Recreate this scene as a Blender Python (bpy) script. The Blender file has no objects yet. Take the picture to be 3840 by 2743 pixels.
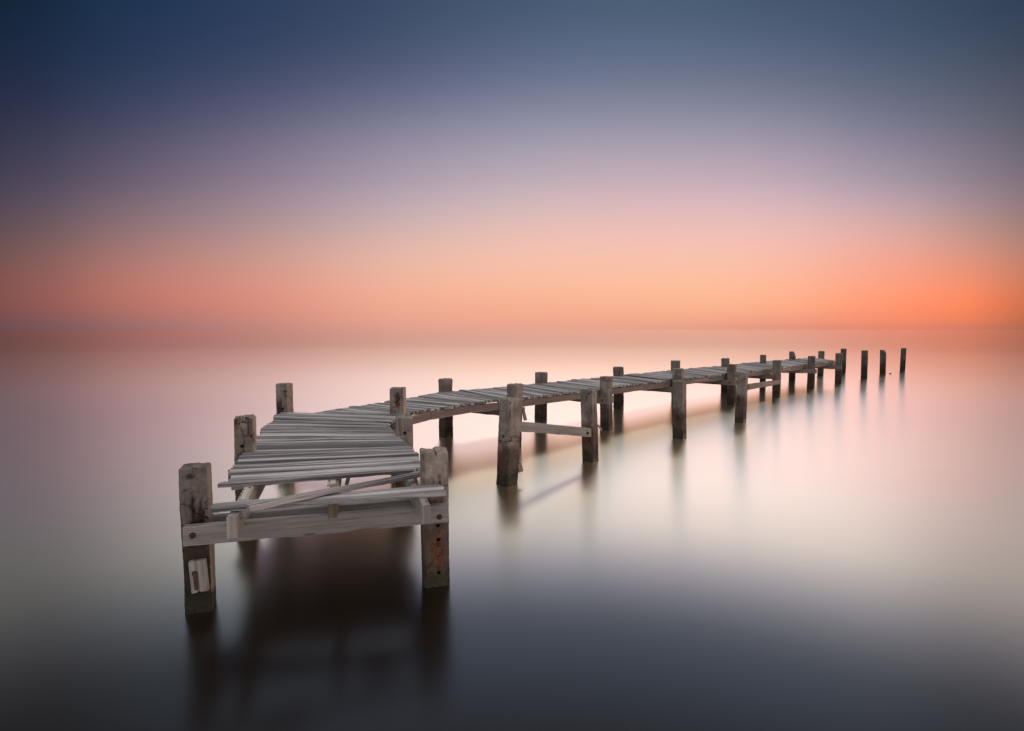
import bpy, bmesh, math, random
from math import sin, cos, tan, atan2, radians, pi
from mathutils import Vector, Matrix, noise

random.seed(7)
S = bpy.context.scene
COL = S.collection

# ------------------------------------------------------------------ camera
F = 2100.0            # focal length in pixels of the 3840 px wide photograph
HZ = 1238.0           # row of the horizon in the photograph
H = 1.8               # eye height above the water
PITCH = math.atan((1371.5 - HZ) / F)
cam_data = bpy.data.cameras.new("camera")
cam_data.sensor_width = 36.0
cam_data.lens = 36.0 * F / 3840.0
cam_data.clip_start = 0.05
cam_data.clip_end = 100000
cam = bpy.data.objects.new("camera", cam_data)
COL.objects.link(cam)
cam.location = (0, 0, H)
cam.rotation_euler = (pi / 2 - PITCH, 0, 0)
S.camera = cam

# ------------------------------------------------------------------ colour management
S.view_settings.view_transform = 'Standard'
S.view_settings.look = 'None'
S.view_settings.exposure = 0.0
S.view_settings.gamma = 1.0
S.render.engine = 'CYCLES'
S.cycles.use_denoising = True
S.cycles.max_bounces = 6
S.cycles.sample_clamp_indirect = 4.0


def lin(c):
    return tuple(((v / 255) / 12.92 if v / 255 <= 0.04045 else ((v / 255 + 0.055) / 1.055) ** 2.4) for v in c)


def ray(px, py):
    x = px - 1920.0
    y = 1371.5 - py
    return Vector((x, F * cos(PITCH) + y * sin(PITCH), -F * sin(PITCH) + y * cos(PITCH)))


# ------------------------------------------------------------------ sky: a dusk sky as a function of direction
# each column: (column in the 2273 px wide view, [(row, colour)...])
SKY_X = [0, 284, 568, 852, 1136, 1420, 1704, 1988, 2130, 2273]
SKY_ROWS = [
    (0, [(12, 30, 46), (26, 48, 76), (40, 60, 90), (56, 72, 100), (66, 86, 110), (70, 92, 114), (64, 84, 108), (54, 74, 98), (46, 65, 89), (38, 56, 80)]),
    (100, [(22, 36, 62), (34, 54, 86), (50, 66, 98), (68, 82, 112), (86, 100, 130), (92, 107, 136), (84, 100, 128), (68, 86, 112), (59, 76, 101), (50, 66, 90)]),
    (200, [(34, 42, 68), (50, 62, 92), (74, 82, 114), (98, 104, 136), (118, 126, 154), (124, 132, 156), (116, 124, 148), (94, 106, 130), (84, 95, 117), (72, 82, 103)]),
    (300, [(48, 51, 76), (74, 76, 104), (108, 105, 131), (138, 136, 158), (156, 154, 175), (161, 158, 177), (154, 150, 170), (124, 125, 147), (107, 109, 129), (88, 92, 110)]),
    (400, [(66, 62, 82), (104, 91, 110), (140, 124, 142), (170, 154, 170), (190, 172, 182), (199, 175, 185), (194, 170, 184), (160, 147, 165), (138, 126, 144), (112, 104, 122)]),
    (460, [(80, 70, 84), (123, 103, 115), (157, 135, 145), (188, 166, 174), (210, 183, 184), (219, 184, 186), (215, 181, 186), (187, 159, 168), (160, 137, 146), (131, 113, 121)]),
    (520, [(98, 77, 82), (146, 113, 115), (180, 145, 144), (211, 176, 170), (232, 189, 179), (239, 190, 181), (237, 187, 180), (216, 166, 160), (188, 144, 139), (153, 118, 116)]),
    (580, [(117, 82, 81), (171, 119, 112), (203, 150, 139), (231, 181, 163), (245, 191, 170), (248, 192, 170), (247, 190, 168), (236, 165, 143), (214, 147, 126), (180, 124, 108)]),
    (640, [(131, 82, 78), (187, 117, 106), (217, 145, 128), (239, 174, 150), (248, 184, 154), (250, 187, 154), (249, 186, 149), (243, 160, 123), (236, 143, 106), (192, 110, 86)]),
    (680, [(130, 79, 77), (181, 112, 103), (214, 139, 123), (237, 168, 144), (244, 174, 144), (247, 177, 144), (246, 178, 139), (243, 148, 110), (238, 132, 93), (188, 100, 74)]),
    (712, [(116, 77, 79), (162, 108, 104), (200, 135, 123), (229, 161, 141), (237, 166, 142), (239, 166, 140), (234, 160, 132), (226, 138, 108), (210, 124, 97), (160, 94, 78)]),
    (735, [(105, 77, 83), (147, 106, 108), (187, 133, 126), (216, 157, 143), (226, 162, 145), (224, 160, 141), (214, 150, 130), (204, 130, 110), (186, 120, 103), (140, 94, 85)]),
]


def sky_columns():
    """the measured grid, resampled to evenly smooth columns"""
    def cr(p, t):
        n = len(p)
        i = min(int(t), n - 2)
        f = t - i
        g_ = lambda k: p[max(0, min(n - 1, k))]
        a_, b_, c_, d_ = g_(i - 1), g_(i), g_(i + 1), g_(i + 2)
        return b_ + 0.5 * f * (c_ - a_ + f * (2 * a_ - 5 * b_ + 4 * c_ - d_ + f * (3 * (b_ - c_) + d_ - a_)))
    cols = []
    for k in range(19):
        x = 2273.0 * k / 18
        i = max(j for j in range(len(SKY_X) - 1) if SKY_X[j] <= x + 1e-6)
        t = i + (x - SKY_X[i]) / (SKY_X[i + 1] - SKY_X[i])
        rows = []
        for ry, vals in SKY_ROWS:
            dim = 1.0 - 0.07 * max(0.0, 1 - abs(ry - 200) / 220)
            rows.append((ry, tuple(max(4, min(255, dim * (1 - 0.075 * (ch == 1) * max(0.0, min(1.0, (x - 1500) / 500)) * max(0.0, min(1.0, (ry - 520) / 100))) * cr([v[ch] for v in vals], t))) for ch in range(3))))
        cols.append((x, rows))
    return cols


HIGH = [(40, (4.4, 3.95, 3.5)), (48, (2.7, 2.55, 2.4)), (57, (1.05, 1.05, 1.12)), (72, (0.85, 0.90, 1.02)), (90, (0.75, 0.80, 0.92))]     # bright band added above the frame to light water and deck (scene-linear)
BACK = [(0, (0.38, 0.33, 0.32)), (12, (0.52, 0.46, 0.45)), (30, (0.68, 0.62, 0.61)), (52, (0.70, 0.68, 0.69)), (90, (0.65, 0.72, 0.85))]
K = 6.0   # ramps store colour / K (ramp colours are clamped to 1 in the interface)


def build_world():
    w = bpy.data.worlds.new("World")
    S.world = w
    w.use_nodes = True
    nt = w.node_tree
    N, L = nt.nodes, nt.links
    N.clear()
    out = N.new('ShaderNodeOutputWorld')
    bg = N.new('ShaderNodeBackground')
    L.new(bg.outputs[0], out.inputs[0])
    geo = N.new('ShaderNodeTexCoord')
    sep = N.new('ShaderNodeSeparateXYZ')
    L.new(geo.outputs['Generated'], sep.inputs[0])

    def m(op, a, b=None, c=None, clamp=False):
        n = N.new('ShaderNodeMath')
        n.operation = op
        n.use_clamp = clamp
        for i, v in enumerate((a, b, c)):
            if v is None:
                continue
            if isinstance(v, (int, float)):
                n.inputs[i].default_value = v
            else:
                L.new(v, n.inputs[i])
        return n.outputs[0]
    el = m('MULTIPLY', m('ARCSINE', sep.outputs['Z']), 180 / pi)
    az = m('MULTIPLY', m('ARCTAN2', sep.outputs['X'], sep.outputs['Y']), 180 / pi)
    fac = m('DIVIDE', el, 90.0, clamp=True)

    def ramp(stops):
        r = N.new('ShaderNodeValToRGB')
        cr = r.color_ramp
        cr.interpolation = 'CARDINAL'
        cr.interpolation = 'LINEAR' if False else 'B_SPLINE'
        stops = sorted(stops)
        while len(cr.elements) < len(stops):
            cr.elements.new(0.5)
        for e, (p, c) in zip(cr.elements, stops):
            e.position = p
        for e, (p, c) in zip(cr.elements, stops):
            e.position = p
            e.color = (c[0] / K, c[1] / K, c[2] / K, 1)
        L.new(fac, r.inputs[0])
        return r.outputs[0]
    cols = []
    back = [(e / 90, c) for e, c in BACK]
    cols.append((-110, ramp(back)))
    dx0 = None
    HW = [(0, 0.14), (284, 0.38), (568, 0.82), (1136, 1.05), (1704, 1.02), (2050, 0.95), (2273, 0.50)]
    for cx, rows in sky_columns():
        st = []
        azs = []
        for ry, c in rows:
            d = ray(cx * 3840 / 2273, ry * 3840 / 2273)
            e = math.degrees(math.atan2(d.z, math.hypot(d.x, d.y)))
            st.append((max(e, 0) / 90, lin(c)))
            azs.append(math.degrees(math.atan2(d.x, d.y)))
        # beyond the top of the frame: hold, then rise to the added bright band
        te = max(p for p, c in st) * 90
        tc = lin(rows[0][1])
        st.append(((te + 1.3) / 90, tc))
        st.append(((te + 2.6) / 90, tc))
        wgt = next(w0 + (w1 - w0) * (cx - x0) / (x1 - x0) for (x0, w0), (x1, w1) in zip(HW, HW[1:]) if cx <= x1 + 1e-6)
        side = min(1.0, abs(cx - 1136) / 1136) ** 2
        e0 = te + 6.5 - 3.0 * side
        lt = max(0.0, min(1.0, (900 - cx) / 500))     # the added bright band is a little cooler on the left
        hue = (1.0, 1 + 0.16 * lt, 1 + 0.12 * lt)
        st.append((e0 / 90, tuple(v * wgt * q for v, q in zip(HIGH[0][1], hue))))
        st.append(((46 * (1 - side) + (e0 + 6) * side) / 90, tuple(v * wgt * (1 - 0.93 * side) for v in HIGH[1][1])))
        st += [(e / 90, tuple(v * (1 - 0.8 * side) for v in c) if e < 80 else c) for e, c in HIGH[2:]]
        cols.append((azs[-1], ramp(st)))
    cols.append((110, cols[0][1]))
    cur = cols[0][1]
    for (a0, _), (a1, o) in zip(cols, cols[1:]):
        t = N.new('ShaderNodeMapRange')
        t.interpolation_type = 'SMOOTHSTEP' if abs(a1 - a0) > 20 else 'LINEAR'
        t.inputs[1].default_value = a0
        t.inputs[2].default_value = a1
        L.new(az, t.inputs[0])
        mx = N.new('ShaderNodeMix')
        mx.data_type = 'RGBA'
        L.new(t.outputs[0], mx.inputs[0])
        L.new(cur, mx.inputs[6])
        L.new(o, mx.inputs[7])
        cur = mx.outputs[2]
    # a trace of physical twilight sky on top
    sky = N.new('ShaderNodeTexSky')
    sky.sky_type = 'NISHITA'
    sky.sun_disc = False
    sky.sun_elevation = radians(2.0)
    sky.sun_rotation = radians(40.0)
    sc = N.new('ShaderNodeVectorMath')
    sc.operation = 'SCALE'
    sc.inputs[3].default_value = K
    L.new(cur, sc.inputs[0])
    sc2 = N.new('ShaderNodeVectorMath')
    sc2.operation = 'SCALE'
    sc2.inputs[3].default_value = 0.004
    L.new(sky.outputs[0], sc2.inputs[0])
    ad = N.new('ShaderNodeVectorMath')
    ad.operation = 'ADD'
    L.new(sc.outputs[0], ad.inputs[0])
    L.new(sc2.outputs[0], ad.inputs[1])
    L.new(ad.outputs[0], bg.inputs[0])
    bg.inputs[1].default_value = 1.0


build_world()

# ------------------------------------------------------------------ sun: afterglow, very soft, low on the right
sd = bpy.data.lights.new("sun", 'SUN')
sd.energy = 0.65
sd.angle = radians(40)
sd.color = (1.0, 0.55, 0.32)
sd.specular_factor = 0.0
sun = bpy.data.objects.new("sun", sd)
COL.objects.link(sun)
_az, _el = radians(84), radians(12)
_d = Vector((sin(_az) * cos(_el), cos(_az) * cos(_el), sin(_el)))
sun.rotation_euler = _d.to_track_quat('Z', 'Y').to_euler()
sun.location = _d * 50


# ------------------------------------------------------------------ helpers: from the photograph's pixels to places
def on_plane(px, py, z=0.0):
    d = ray(px, py)
    t = (z - H) / d.z
    return Vector((d.x * t, d.y * t, z))


def at_depth(px, py, Y):
    d = ray(px, py)
    t = Y / d.y
    return Vector((d.x * t, Y, H + d.z * t))


def fx(X, Y, z):
    """plan measurements were first taken with a level camera: correct them for the small pitch"""
    return on_plane(1920 + F * X / Y, HZ + F * (H - z) / Y, z)


def fxs(pts, z):
    return [tuple(fx(p[0], p[1], z)[:2]) for p in pts]


# ------------------------------------------------------------------ materials
def new_mat(name):
    m = bpy.data.materials.new(name)
    m.use_nodes = True
    nt = m.node_tree
    nt.nodes.clear()
    return m, nt


class G:
    """small node graph helper"""
    def __init__(self, nt):
        self.nt = nt
        self.N = nt.nodes
        self.L = nt.links

    def put(self, sock, v):
        if v is None:
            return
        if isinstance(v, bpy.types.NodeSocket):
            self.L.new(v, sock)
        elif isinstance(v, (tuple, list)) and len(v) == 3 and sock.type == 'RGBA':
            sock.default_value = (*v, 1)
        else:
            sock.default_value = v

    def math(self, op, a, b=None, clamp=False):
        n = self.N.new('ShaderNodeMath')
        n.operation = op
        n.use_clamp = clamp
        self.put(n.inputs[0], a)
        self.put(n.inputs[1], b)
        return n.outputs[0]

    def noise(self, vec, scale, detail=4, rough=0.55, dist=0.0, color=False):
        n = self.N.new('ShaderNodeTexNoise')
        self.put(n.inputs['Vector'], vec)
        n.inputs['Scale'].default_value = scale
        n.inputs['Detail'].default_value = detail
        n.inputs['Roughness'].default_value = rough
        n.inputs['Distortion'].default_value = dist
        return n.outputs[1 if color else 0]

    def range(self, v, a, b, c=0.0, d=1.0, smooth=True):
        n = self.N.new('ShaderNodeMapRange')
        n.interpolation_type = 'SMOOTHSTEP' if smooth else 'LINEAR'
        self.put(n.inputs[0], v)
        for i, x in enumerate((a, b, c, d)):
            n.inputs[i + 1].default_value = x
        return n.outputs[0]

    def mix(self, f, a, b, blend='MIX'):
        n = self.N.new('ShaderNodeMix')
        n.data_type = 'RGBA'
        n.blend_type = blend
        self.put(n.inputs[0], f)
        self.put(n.inputs[6], a)
        self.put(n.inputs[7], b)
        return n.outputs[2]

    def mapping(self, vec, scale=(1, 1, 1), loc=(0, 0, 0)):
        n = self.N.new('ShaderNodeMapping')
        self.put(n.inputs[0], vec)
        n.inputs['Scale'].default_value = scale
        n.inputs['Location'].default_value = loc
        return n.outputs[0]

    def bump(self, h, strength, dist, normal=None):
        n = self.N.new('ShaderNodeBump')
        n.inputs['Strength'].default_value = strength
        n.inputs['Distance'].default_value = dist
        self.put(n.inputs['Height'], h)
        if normal is not None:
            self.put(n.inputs['Normal'], normal)
        return n.outputs[0]

    def attr(self, name):
        n = self.N.new('ShaderNodeAttribute')
        n.attribute_name = name
        return n

    def out(self, base, rough, normal, spec=0.3):
        b = self.N.new('ShaderNodeBsdfPrincipled')
        self.put(b.inputs['Base Color'], base)
        self.put(b.inputs['Roughness'], rough)
        self.put(b.inputs['Normal'], normal)
        b.inputs['Specular IOR Level'].default_value = spec
        o = self.N.new('ShaderNodeOutputMaterial')
        self.L.new(b.outputs[0], o.inputs[0])
        return b


def concrete_mat():
    m, nt = new_mat("weathered_concrete")
    g = G(nt)
    pos = g.N.new('ShaderNodeNewGeometry').outputs['Position']
    sep = g.N.new('ShaderNodeSeparateXYZ')
    g.L.new(pos, sep.inputs[0])
    z = sep.outputs['Z']
    big = g.noise(pos, 5.5, 5, 0.6)
    mid = g.noise(pos, 24, 5, 0.65)
    fine = g.noise(pos, 140, 4, 0.7)
    c = g.mix(g.range(big, 0.34, 0.68), (0.185, 0.150, 0.132), (0.37, 0.318, 0.285))
    c = g.mix(g.range(mid, 0.38, 0.72), g.mix(0.35, c, (0.12, 0.10, 0.09)), c)
    # pale and dark grit of the exposed aggregate
    c = g.mix(g.range(fine, 0.60, 0.70, 0, 0.45), c, (0.52, 0.49, 0.46))
    c = g.mix(g.range(fine, 0.40, 0.33, 0, 0.6), c, (0.07, 0.055, 0.05))
    # small pits
    vo = g.N.new('ShaderNodeTexVoronoi')
    g.put(vo.inputs['Vector'], pos)
    vo.inputs['Scale'].default_value = 55
    pit = g.range(vo.outputs['Distance'], 0.20, 0.08)
    pit = g.math('MULTIPLY', pit, g.range(mid, 0.5, 0.6))
    c = g.mix(pit, c, (0.045, 0.035, 0.03))
    # hairline cracks
    dist = g.N.new('ShaderNodeVectorMath')
    dist.operation = 'MULTIPLY_ADD'
    g.put(dist.inputs[0], g.noise(pos, 11, 5, 0.6, color=True))
    dist.inputs[1].default_value = (0.13, 0.13, 0.13)
    g.put(dist.inputs[2], pos)
    cv = g.N.new('ShaderNodeTexVoronoi')
    cv.feature = 'DISTANCE_TO_EDGE'
    g.put(cv.inputs['Vector'], g.mapping(dist.outputs[0], (1, 1, 0.55)))
    cv.inputs['Scale'].default_value = 9.0
    crack = g.range(cv.outputs['Distance'], 0.030, 0.010)
    crack = g.math('MULTIPLY', crack, g.range(g.noise(pos, 3.3, 3), 0.50, 0.58))
    c = g.mix(crack, c, (0.03, 0.022, 0.02))
    # vertical run-off streaks
    streak = g.noise(g.mapping(pos, (26, 26, 2.2)), 1.0, 4, 0.6)
    c = g.mix(g.range(streak, 0.50, 0.68, 0, 0.6), c, (0.11, 0.075, 0.062))
    # brown tide staining under the beams, rust from the reinforcement, algae at the waterline
    zn = g.math('ADD', g.math('ADD', z, g.math('MULTIPLY', g.math('SUBTRACT', big, 0.5), 0.34)), g.math('MULTIPLY', g.math('SUBTRACT', mid, 0.5), 0.12))
    tide = g.range(zn, 0.62, 0.36)
    c = g.mix(g.math('MULTIPLY', tide, g.range(mid, 0.25, 0.6, 0.62, 0.92)), c, (0.062, 0.038, 0.029))
    a = g.attr("rust")
    rf = g.math('MULTIPLY', a.outputs['Fac'], g.range(g.noise(pos, 30, 5, 0.7), 0.36, 0.56))
    rcol = g.mix(g.range(mid, 0.35, 0.65), (0.045, 0.018, 0.012), (0.17, 0.060, 0.034))
    auto = g.math('MULTIPLY', g.range(g.noise(g.mapping(pos, (1, 1, 0.6), (3, 7, 2)), 6.5, 4, 0.6), 0.60, 0.68), 0.75)
    c = g.mix(g.math('MAXIMUM', rf, g.math('MULTIPLY', auto, g.range(z, 0.9, 0.5, 0.25, 1.0))), c, rcol)
    d2 = g.attr("dark")
    c = g.mix(g.math('MULTIPLY', d2.outputs['Fac'], g.range(mid, 0.25, 0.5, 0.8, 1.0)), c, (0.034, 0.016, 0.011))
    zl = g.attr("side_glow")
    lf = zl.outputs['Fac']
    c = g.mix(g.math('MULTIPLY', lf, 0.8), c, g.mix(g.range(fine, 0.3, 0.7), (0.33, 0.26, 0.21), (0.50, 0.42, 0.36)))  # horizon glow from the right, painted into the colour of one face
    alg = g.range(g.math('ADD', zn, g.math('MULTIPLY', g.math('SUBTRACT', fine, 0.5), 0.12)), 0.20, 0.08)
    c = g.mix(g.math('MULTIPLY', alg, 0.9), c, g.mix(g.range(fine, 0.35, 0.6), (0.009, 0.008, 0.004), (0.034, 0.030, 0.014)))
    shell = g.math('MULTIPLY', g.range(fine, 0.70, 0.74), alg)
    c = g.mix(shell, c, (0.3, 0.29, 0.25))
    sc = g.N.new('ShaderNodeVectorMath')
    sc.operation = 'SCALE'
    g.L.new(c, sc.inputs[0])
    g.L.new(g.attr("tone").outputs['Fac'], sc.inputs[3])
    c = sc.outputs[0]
    h = g.math('ADD', g.math('MULTIPLY', mid, 0.6), g.math('MULTIPLY', fine, 0.5))
    h = g.math('SUBTRACT', h, g.math('MULTIPLY', crack, 0.9))
    h = g.math('SUBTRACT', h, g.math('MULTIPLY', pit, 0.5))
    nrm = g.bump(h, 0.85, 0.012)
    rough = g.range(z, 0.02, 0.16, 0.35, 0.9)
    g.out(c, rough, nrm, 0.3)
    return m


def wood_mat(name, dark, light, tint, contrast=1.0, rust=0.0, band=0.25):
    m, nt = new_mat(name)
    g = G(nt)
    uv = g.N.new('ShaderNodeUVMap').outputs[0]
    geo = g.N.new('ShaderNodeNewGeometry')
    rnd = geo.outputs['Random Per Island']
    off = g.N.new('ShaderNodeCombineXYZ')
    g.put(off.inputs[0], g.math('MULTIPLY', rnd, 37.0))
    g.put(off.inputs[1], g.math('MULTIPLY', rnd, 11.0))
    ad = g.N.new('ShaderNodeVectorMath')
    ad.operation = 'ADD'
    g.put(ad.inputs[0], uv)
    g.put(ad.inputs[1], off.outputs[0])
    v = ad.outputs[0]
    grain = g.noise(g.mapping(v, (2.2, 75, 1)), 1.0, 6, 0.62, 0.4)
    fibre = g.noise(g.mapping(v, (9, 330, 1)), 1.0, 4, 0.7)
    blotch = g.noise(g.mapping(v, (1.6, 9, 1)), 1.0, 4, 0.6)
    t = g.math('ADD', g.math('MULTIPLY', g.range(grain, 0.3, 0.7), 0.62 * contrast), g.math('MULTIPLY', g.range(fibre, 0.3, 0.7), 0.38))
    c = g.mix(t, dark, light)
    # board to board difference
    wn = g.N.new('ShaderNodeTexWhiteNoise')
    wn.noise_dimensions = '1D'
    g.put(wn.inputs['W'], rnd)
    c = g.mix(1.0, c, g.mix(wn.outputs[0], (0.50, 0.50, 0.52), (1.30, 1.28, 1.26)), 'MULTIPLY')
    c = g.mix(g.range(blotch, 0.5, 0.75, 0, 0.6), c, tint)
    # broad weathered stripes along the plank
    stripe = g.noise(g.mapping(v, (0.35, 15, 1), (2, 8, 0)), 1.0, 3, 0.55)
    c = g.mix(g.range(stripe, 0.49, 0.41, 0, band), c, (0.085, 0.080, 0.084))
    c = g.mix(g.range(stripe, 0.54, 0.64, 0, band * 0.75), c, (0.66, 0.645, 0.65))
    # open grain lines and knots
    line = g.noise(g.mapping(v, (3.0, 150, 1), (5, 3, 0)), 1.0, 3, 0.5)
    ln = g.range(line, 0.36, 0.27)
    c = g.mix(g.math('MULTIPLY', ln, 0.85), c, (0.028, 0.023, 0.022))
    kv = g.N.new('ShaderNodeTexVoronoi')
    g.put(kv.inputs['Vector'], g.mapping(v, (2.4, 12, 1)))
    kv.inputs['Scale'].default_value = 1.0
    knot = g.range(kv.outputs['Distance'], 0.13, 0.05)
    c = g.mix(g.math('MULTIPLY', knot, 0.7), c, (0.05, 0.038, 0.032))
    if rust:
        c = g.mix(g.range(g.noise(g.mapping(v, (5, 8, 1), (9, 1, 0)), 1.0, 4), 0.62, 0.70, 0, rust), c, (0.25, 0.08, 0.035))
    h = g.math('ADD', g.math('MULTIPLY', grain, 0.8), g.math('MULTIPLY', fibre, 0.35))
    h = g.math('SUBTRACT', h, g.math('MULTIPLY', ln, 0.5))
    nrm = g.bump(h, 0.8, 0.008)
    g.out(c, 0.82, nrm, 0.25)
    return m


def metal_mat():
    m, nt = new_mat("rusty_iron")
    g = G(nt)
    pos = g.N.new('ShaderNodeNewGeometry').outputs['Position']
    n = g.noise(pos, 90, 5, 0.7)
    c = g.mix(g.range(n, 0.35, 0.65), (0.030, 0.018, 0.015), (0.12, 0.055, 0.035))
    g.out(c, 0.85, g.bump(n, 0.8, 0.004), 0.3)
    return m


def water_mat():
    m, nt = new_mat("still_water")
    g = G(nt)
    lw = g.N.new('ShaderNodeLayerWeight')
    lw.inputs['Blend'].default_value = 0.5
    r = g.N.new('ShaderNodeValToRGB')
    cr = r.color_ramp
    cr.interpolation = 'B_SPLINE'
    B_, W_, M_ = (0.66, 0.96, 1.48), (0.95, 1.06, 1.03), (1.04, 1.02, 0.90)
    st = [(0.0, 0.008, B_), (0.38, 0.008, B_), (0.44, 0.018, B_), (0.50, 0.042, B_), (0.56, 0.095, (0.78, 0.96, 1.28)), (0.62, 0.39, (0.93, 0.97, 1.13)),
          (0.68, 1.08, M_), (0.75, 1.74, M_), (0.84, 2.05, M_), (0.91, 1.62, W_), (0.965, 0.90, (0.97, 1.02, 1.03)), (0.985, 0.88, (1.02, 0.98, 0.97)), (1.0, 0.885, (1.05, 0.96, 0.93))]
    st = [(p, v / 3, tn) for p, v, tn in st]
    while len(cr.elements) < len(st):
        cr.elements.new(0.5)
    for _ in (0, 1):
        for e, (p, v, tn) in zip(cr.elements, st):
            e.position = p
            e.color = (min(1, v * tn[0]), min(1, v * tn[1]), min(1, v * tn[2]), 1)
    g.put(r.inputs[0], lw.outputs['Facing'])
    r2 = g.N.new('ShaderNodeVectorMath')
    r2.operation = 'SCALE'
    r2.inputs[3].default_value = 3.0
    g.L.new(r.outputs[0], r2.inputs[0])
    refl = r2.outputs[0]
    steep = g.range(lw.outputs['Facing'], 0.70, 0.45, 0.0, 0.11)
    g1 = g.N.new('ShaderNodeBsdfGlossy')
    g.put(g1.inputs['Color'], refl)
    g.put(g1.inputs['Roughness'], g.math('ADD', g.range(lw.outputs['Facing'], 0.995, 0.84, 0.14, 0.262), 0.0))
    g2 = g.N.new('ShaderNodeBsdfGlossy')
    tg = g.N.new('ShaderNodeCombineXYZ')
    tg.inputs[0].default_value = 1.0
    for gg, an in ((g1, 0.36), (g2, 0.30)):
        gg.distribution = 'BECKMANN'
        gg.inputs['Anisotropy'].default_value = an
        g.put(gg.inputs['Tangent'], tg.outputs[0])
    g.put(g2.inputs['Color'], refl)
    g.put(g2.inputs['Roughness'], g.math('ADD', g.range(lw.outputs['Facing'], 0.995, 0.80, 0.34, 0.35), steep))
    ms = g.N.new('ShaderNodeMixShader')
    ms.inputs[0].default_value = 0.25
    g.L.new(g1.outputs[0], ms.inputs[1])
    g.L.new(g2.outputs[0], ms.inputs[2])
    df = g.N.new('ShaderNodeBsdfDiffuse')
    df.inputs['Color'].default_value = (0.0115, 0.0062, 0.0016, 1)
    ad = g.N.new('ShaderNodeAddShader')
    g.L.new(ms.outputs[0], ad.inputs[0])
    g.L.new(df.outputs[0], ad.inputs[1])
    o = g.N.new('ShaderNodeOutputMaterial')
    g.L.new(ad.outputs[0], o.inputs[0])
    return m


CONC = concrete_mat()
DECK = wood_mat("silvered_deck_wood", (0.10, 0.094, 0.10), (0.50, 0.485, 0.49), (0.20, 0.17, 0.165), band=0.9)
BEAM = wood_mat("grey_beam_wood", (0.185, 0.168, 0.160), (0.37, 0.345, 0.33), (0.17, 0.145, 0.13), 0.8)
BROWN = wood_mat("brown_beam_wood", (0.12, 0.085, 0.072), (0.30, 0.235, 0.205), (0.12, 0.08, 0.065), 0.8, 0.2)
PALE = wood_mat("bleached_wood", (0.34, 0.30, 0.27), (0.66, 0.62, 0.58), (0.35, 0.22, 0.15), 0.8, 0.5)
IRON = metal_mat()
WATER = water_mat()


# ------------------------------------------------------------------ object helpers
def link(name, bm, mat, parent=None, smooth=False):
    me = bpy.data.meshes.new(name)
    bm.normal_update()
    bm.to_mesh(me)
    bm.free()
    me.materials.append(mat)
    if smooth:
        me.polygons.foreach_set('use_smooth', [True] * len(me.polygons))
    o = bpy.data.objects.new(name, me)
    COL.objects.link(o)
    if parent is not None:
        o.parent = parent
        chain = Matrix()
        p = parent
        o.matrix_parent_inverse = world_of(p).inverted()
    return o


def world_of(o):
    m = o.matrix_basis.copy()
    if o.parent is not None:
        m = world_of(o.parent) @ o.matrix_parent_inverse @ m
    return m


def empty(name, loc, label, cat, group=None):
    o = bpy.data.objects.new(name, None)
    COL.objects.link(o)
    o.location = loc
    tag(o, label, cat, group)
    return o


def tag(o, label, cat, group=None):
    o['label'] = label
    o['category'] = cat
    if group:
        o['group'] = group


def rebase(o, loc):
    """put a one-mesh thing's origin at its base"""
    loc = Vector(loc)
    o.data.transform(Matrix.Translation(-loc))
    o.location = loc


def new_bm():
    bm = bmesh.new()
    bm.loops.layers.uv.new("UVMap")
    return bm


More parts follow.
